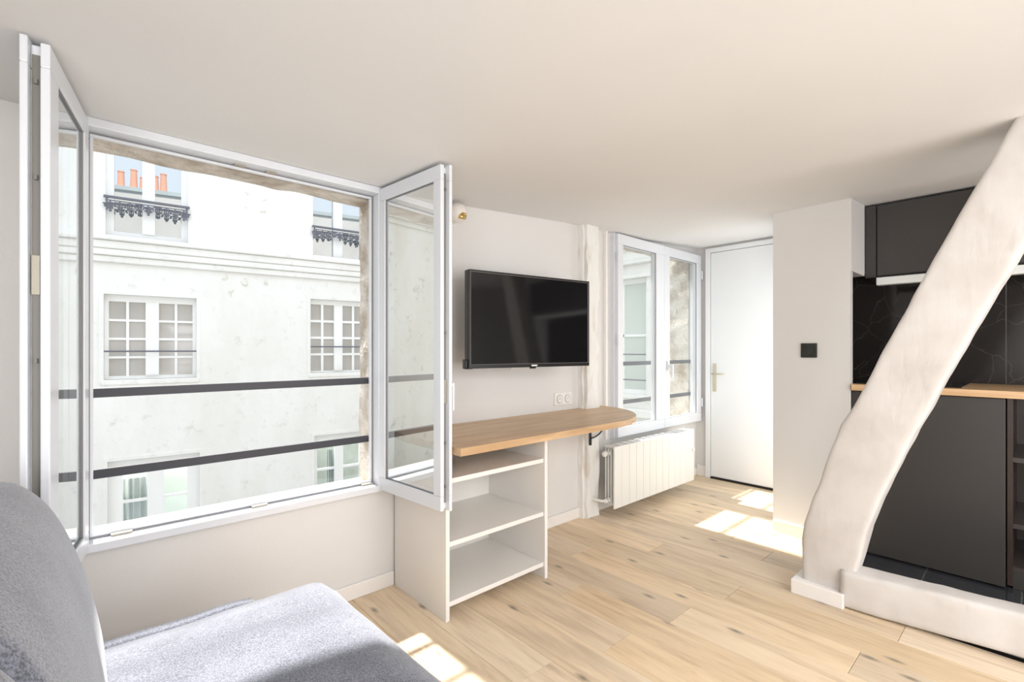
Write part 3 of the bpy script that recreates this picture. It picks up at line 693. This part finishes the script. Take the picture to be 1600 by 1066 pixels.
# ------------------------------------------------------------------ timber frame: diagonal and sill beams
Lp = [(1252, 915), (1252.6, 901), (1251.5, 870), (1251, 845), (1255, 818), (1265, 785), (1279, 753), (1295, 706), (1311.6, 666), (1330, 640), (1351, 600), (1389, 527), (1417, 479), (1445, 427), (1470, 382), (1493, 340), (1521, 294), (1552, 242), (1581, 190), (1592, 172)]
Rp = [(1340, 915), (1347, 886), (1355, 864), (1368, 818), (1386, 775), (1409, 729), (1438, 672), (1462, 635), (1484, 590), (1509, 550), (1530, 514), (1549, 484), (1563, 458), (1582, 429), (1600, 398), (1640, 330), (1690, 245), (1740, 160), (1800, 60)]
FX, BX = 2.652, 2.80
Ls = [(at(x, y, X=FX).z, at(x, y, X=FX).y) for x, y in Lp]; Rs = [(at(x, y, X=BX).z, at(x, y, X=BX).y) for x, y in Rp]
def interp(T, z):
    T = sorted(T)
    if z <= T[0][0]: return T[0][1]
    for (a, ya), (b, yb) in zip(T, T[1:]):
        if z <= b: return ya+(yb-ya)*(z-a)/(b-a)
    return T[-1][1]+(z-T[-1][0])*(T[-1][1]-T[-2][1])/(T[-1][0]-T[-2][0])
def superloop(cx, cy, hx, hy, n=40, p=10.0):
    out = []
    for i in range(n):
        t = 2*PI*i/n; c, s = math.cos(t), math.sin(t)
        out.append((cx+hx*math.copysign(abs(c)**(2/p), c), cy+hy*math.copysign(abs(s)**(2/p), s)))
    return out
bm = BM(); rings = []; NZ = 90
for k in range(NZ+1):
    z = .004+(2.105-.004)*k/NZ
    yl, yr = interp(Ls, z), interp(Rs, z)
    loop = superloop((FX+BX)/2, (yl+yr)/2, (BX-FX)/2, abs(yl-yr)/2)
    ring = []
    for x_, y_ in loop:
        p = Vector((x_, y_, z)); q = .004*noise.noise(p*4)+.003*noise.noise(p*13+Vector((3, 1, 7)))
        d = Vector((x_-(FX+BX)/2, y_-(yl+yr)/2, 0)).normalized()
        ring.append(bm.verts.new(p+d*q))
    rings.append(ring)
for a, b in zip(rings, rings[1:]):
    for i in range(40): bm.faces.new((a[i], a[(i+1) % 40], b[(i+1) % 40], b[i]))
bm.faces.new(rings[0]); bm.faces.new(rings[-1])
db = obj('timber_beam', bm, M_beam, smooth=True); tag(db, 'thick slanting white painted timber beam rising from floor to ceiling', 'beam')
bm = BM(); rings = []; NY = 110
for k in range(NY+1):
    y = .632-(.632+1.9)*k/NY
    xf = 2.628+.022*min(1, max(0, (.62-y)/.55)); ztop = .172+.03*min(1, max(0, (.6-y)/.6)); zbot = .0015+.022*min(1, max(0, (.48-y)/.4))
    loop = superloop((xf+2.775)/2, (ztop+zbot)/2, (2.775-xf)/2, (ztop-zbot)/2, 36, 6)
    ring = []
    for x_, z_ in loop:
        p = Vector((x_, y, z_)); d = Vector((x_-(xf+2.775)/2, 0, max(0, z_-(ztop+zbot)/2))).normalized()
        ring.append(bm.verts.new(p+d*(.005*noise.noise(p*4)+.003*noise.noise(p*16))))
    rings.append(ring)
for a, b in zip(rings, rings[1:]):
    for i in range(36): bm.faces.new((a[i], a[(i+1) % 36], b[(i+1) % 36], b[i]))
bm.faces.new(rings[0]); bm.faces.new(rings[-1])
sb = obj('sill_beam', bm, M_beam, smooth=True); tag(sb, 'low rough whitewashed timber sill lying on the floor before the kitchen', 'beam')
# ------------------------------------------------------------------ kitchen
CF = 3.43
kc = empty('kitchen_cabinet', (3.73, .43, 0)); tag(kc, 'anthracite base cabinet with a tall flat front under the wooden counter', 'cabinet')
def kp(par, o, name, m, bev, x0, x1, y0, y1, z0, z1): return obj(name, boxm(x0-o[0], x1-o[0], y0-o[1], y1-o[1], z0, z1), m, par, bevel=bev)
K = (3.73, .43)
kp(kc, K, 'body', M_cab, 0, 3.47, 4.02, .125, .745, .02, .955)
kp(kc, K, 'front_panel', M_cab, .0015, CF, 3.468, .125, .765, .012, .952)
kp(kc, K, 'side_filler', M_dark, 0, 3.475, 3.50, .766, 1.12, .012, .952)
ks = empty('open_shelf_cabinet', (3.73, -.2, 0)); tag(ks, 'dark open cabinet with shelves right of the anthracite front', 'cabinet')
K2 = (3.73, -.2)
for a in ((3.45, 4.02, .10, .12, .02, .955), (3.45, 4.02, -.52, -.50, .02, .955)): kp(ks, K2, 'side_panel', M_cabin, .001, *a)
kp(ks, K2, 'back_panel', M_cabin, 0, 4.0, 4.02, -.5, .1, .02, .955)
for z in (.10, .316, .647): kp(ks, K2, 'shelf', mat('shelf_edge%d' % int(z*100), lin(.06, .05, .045), .3), .001, 3.47, 4.0, -.5, .1, z-.012, z+.012)
kp(ks, K2, 'plinth', M_cab, 0, 3.47, 3.49, -.5, .1, .004, .088)
ct = obj('countertop', boxm(3.405, 4.035, -1.6, .764, .957, .993), M_counter, bevel=.002); tag(ct, 'oak wood worktop running behind the slanting beam', 'worktop')
ct2 = obj('worktop_end', boxm(3.475, 4.035, .7645, 1.12, .957, .993), M_counter, ct)
hb = empty('cooktop', (3.72, .58, .993)); tag(hb, 'black glass cooktop set on the wooden worktop, half hidden by the beam', 'cooktop')
obj('glass_top', boxm(-.22, .23, -.29, .29, .0, .006), M_screen, hb, bevel=.002)
for cx_, cy_ in ((-.1, -.14), (-.1, .14), (.12, -.14), (.12, .14)):
    bm = BM(); cyl(bm, (cx_, cy_, .006), (cx_, cy_, .0066), .08, 32); obj('cooking_zone', bm, M_black, hb)
bs = empty('backsplash', (4.04, 0, 1.32)); tag(bs, 'glossy black marble backsplash slabs with fine white veins', 'backsplash')
for ya, yb in ((.146, 1.118), (-.90, .142), (-1.6, -.904)): obj('slab', boxm(-.004, .008, ya, yb, -.326, .40), M_marble, bs)
obj('slab', boxm(-.56, -.004, 1.118, 1.128, -.326, .40), M_marble, bs)
uc = empty('upper_cabinet', (3.9, 0, 1.87)); tag(uc, 'anthracite wall cabinet fitted between the partition and the ceiling', 'cabinet')
zt_ = 2.108-1.87
obj('body', boxm(-.14, .13, -1.6, .755, -.215, zt_), M_cab, uc)
obj('filler_panel', boxm(-.158, -.14, .708, .763, -.215, zt_), M_cab, uc, bevel=.001)
for ya, yb in ((.10, .700), (-.505, .095), (-1.11, -.51)): obj('door', boxm(-.163, -.142, ya, yb, -.208, zt_-.004), M_cab, uc, bevel=.0015)
ls = obj('light_strip', boxm(3.705, 3.76, -1.4, .700, 1.600, 1.648), M_led, bevel=.004); tag(ls, 'pale metal light rail under the anthracite wall cabinet', 'light')
# ------------------------------------------------------------------ sofa
sf = empty('sofa', (.1, .95, 0)); tag(sf, 'grey woven fabric sofa seen from its end, beside the open window', 'sofa')
def soft(name, x0, x1, y0, y1, z0, z1, m, puff=.03, rad=.06, lean=0, parent=sf, nn=14):
    bm = BM(); bmesh.ops.create_cube(bm, size=2)
    bmesh.ops.subdivide_edges(bm, edges=bm.edges[:], cuts=nn, use_grid_fill=True)
    cx, cy, c_z = (x0+x1)/2, (y0+y1)/2, (z0+z1)/2; H = Vector(((x1-x0)/2, (y1-y0)/2, (z1-z0)/2))
    for v in bm.verts:
        u = v.co.copy(); p = Vector((u.x*H.x, u.y*H.y, u.z*H.z))
        inner = Vector([max(-(h-rad), min(h-rad, q)) for h, q in zip(H, p)]); dlt = p-inner
        if dlt.length > 0:
            # push to rounded box surface
            p = inner+dlt.normalized()*min(rad, max(abs(c) for c in dlt))
        k = lambda t: 1-t*t
        p.z += (1 if u.z > .99 else 0)*puff*k(u.x)*k(u.y)
        p.x += (1 if u.x > .99 else 0)*puff*k(u.y)*k(u.z)
        p.x += lean*(-(u.z+1)/2)
        v.co = Vector((cx, cy, c_z))+p-Vector((.1, .95, 0))
        v.co += .004*Vector(noise.noise_vector(v.co*6))
    o = obj(name, bm, m, parent, smooth=True)
    return o
soft('base', -.42, .60, -.05, 1.70, .05, .27, M_fab, 0, .03)
soft('side_panel', -.42, .43, 1.695, 1.755, .05, .392, M_fab, 0, .02)
soft('seat_cushion', -.10, .648, -.03, 1.69, .255, .418, M_fab, .028, .055)
# back rest: profile (x, z) extruded along y with rounded end
prof = [(-.40, .22), (-.43, .50), (-.42, .75), (-.36, .865), (-.27, .905), (-.19, .915), (-.127, .907), (-.096, .895), (-.068, .863), (-.040, .820), (-.012, .745), (.012, .67), (.034, .575), (.048, .50), (.055, .43), (.05, .35), (.03, .28)]
def back(y0, y1, name='back_cushion', nsec=22, rad=.04):
    bm = BM(); rings = []; cx_ = -.18; cz_ = .5
    ys = [(y1-rad*(1-math.cos(t*PI/2/6)), math.sin(t*PI/2/6)) for t in range(7)]
    sec = [(y1-rad*(1-math.cos(PI/2*(1-t/6))), math.sqrt(max(0, 1-(1-math.sin(PI/2*t/6))**2))) for t in range(7)]
    secs = []
    for t in range(8):
        a_ = t/7*PI/2; secs.append((y1-rad*(1-math.sin(a_)), 1-math.cos(a_)))     # unit 0 -> flush, 1 -> fully inset
    secs = [(y1-rad+rad*math.sin(t/7*PI/2), math.cos(t/7*PI/2)) for t in range(8)]
    allsec = [(y0+y1-y, c) for y, c in reversed(secs)]+secs
    for y, c in allsec:
        ins = rad*(1-c)
        ring = []
        for (px_, pz_) in prof:
            d = Vector((px_-cx_, 0, pz_-cz_)); l = d.length; d *= max(0, (l-ins))/l
            p = Vector((cx_+d.x-.1, y-.95, cz_+d.z)); p += .004*Vector(noise.noise_vector(p*5)); ring.append(bm.verts.new(p))
        rings.append(ring)
    n = len(prof)
    for a, b in zip(rings, rings[1:]):
        for i in range(n): bm.faces.new((a[i], a[(i+1) % n], b[(i+1) % n], b[i]))
    bm.faces.new(rings[0]); bm.faces.new(rings[-1])
    o = obj(name, bm, M_fab, sf, smooth=True); s = o.modifiers.new('s', 'SUBSURF'); s.levels = 2; s.render_levels = 2
    return o
back(.805, 1.60); back(-.01, .795)
for x_ in (-.36, .54):
    for y_ in (.0, 1.66): bm = BM(); cyl(bm, (x_-.1, y_-.95, 0), (x_-.1, y_-.95, .06), .018, 14); obj('foot', bm, M_black, sf)
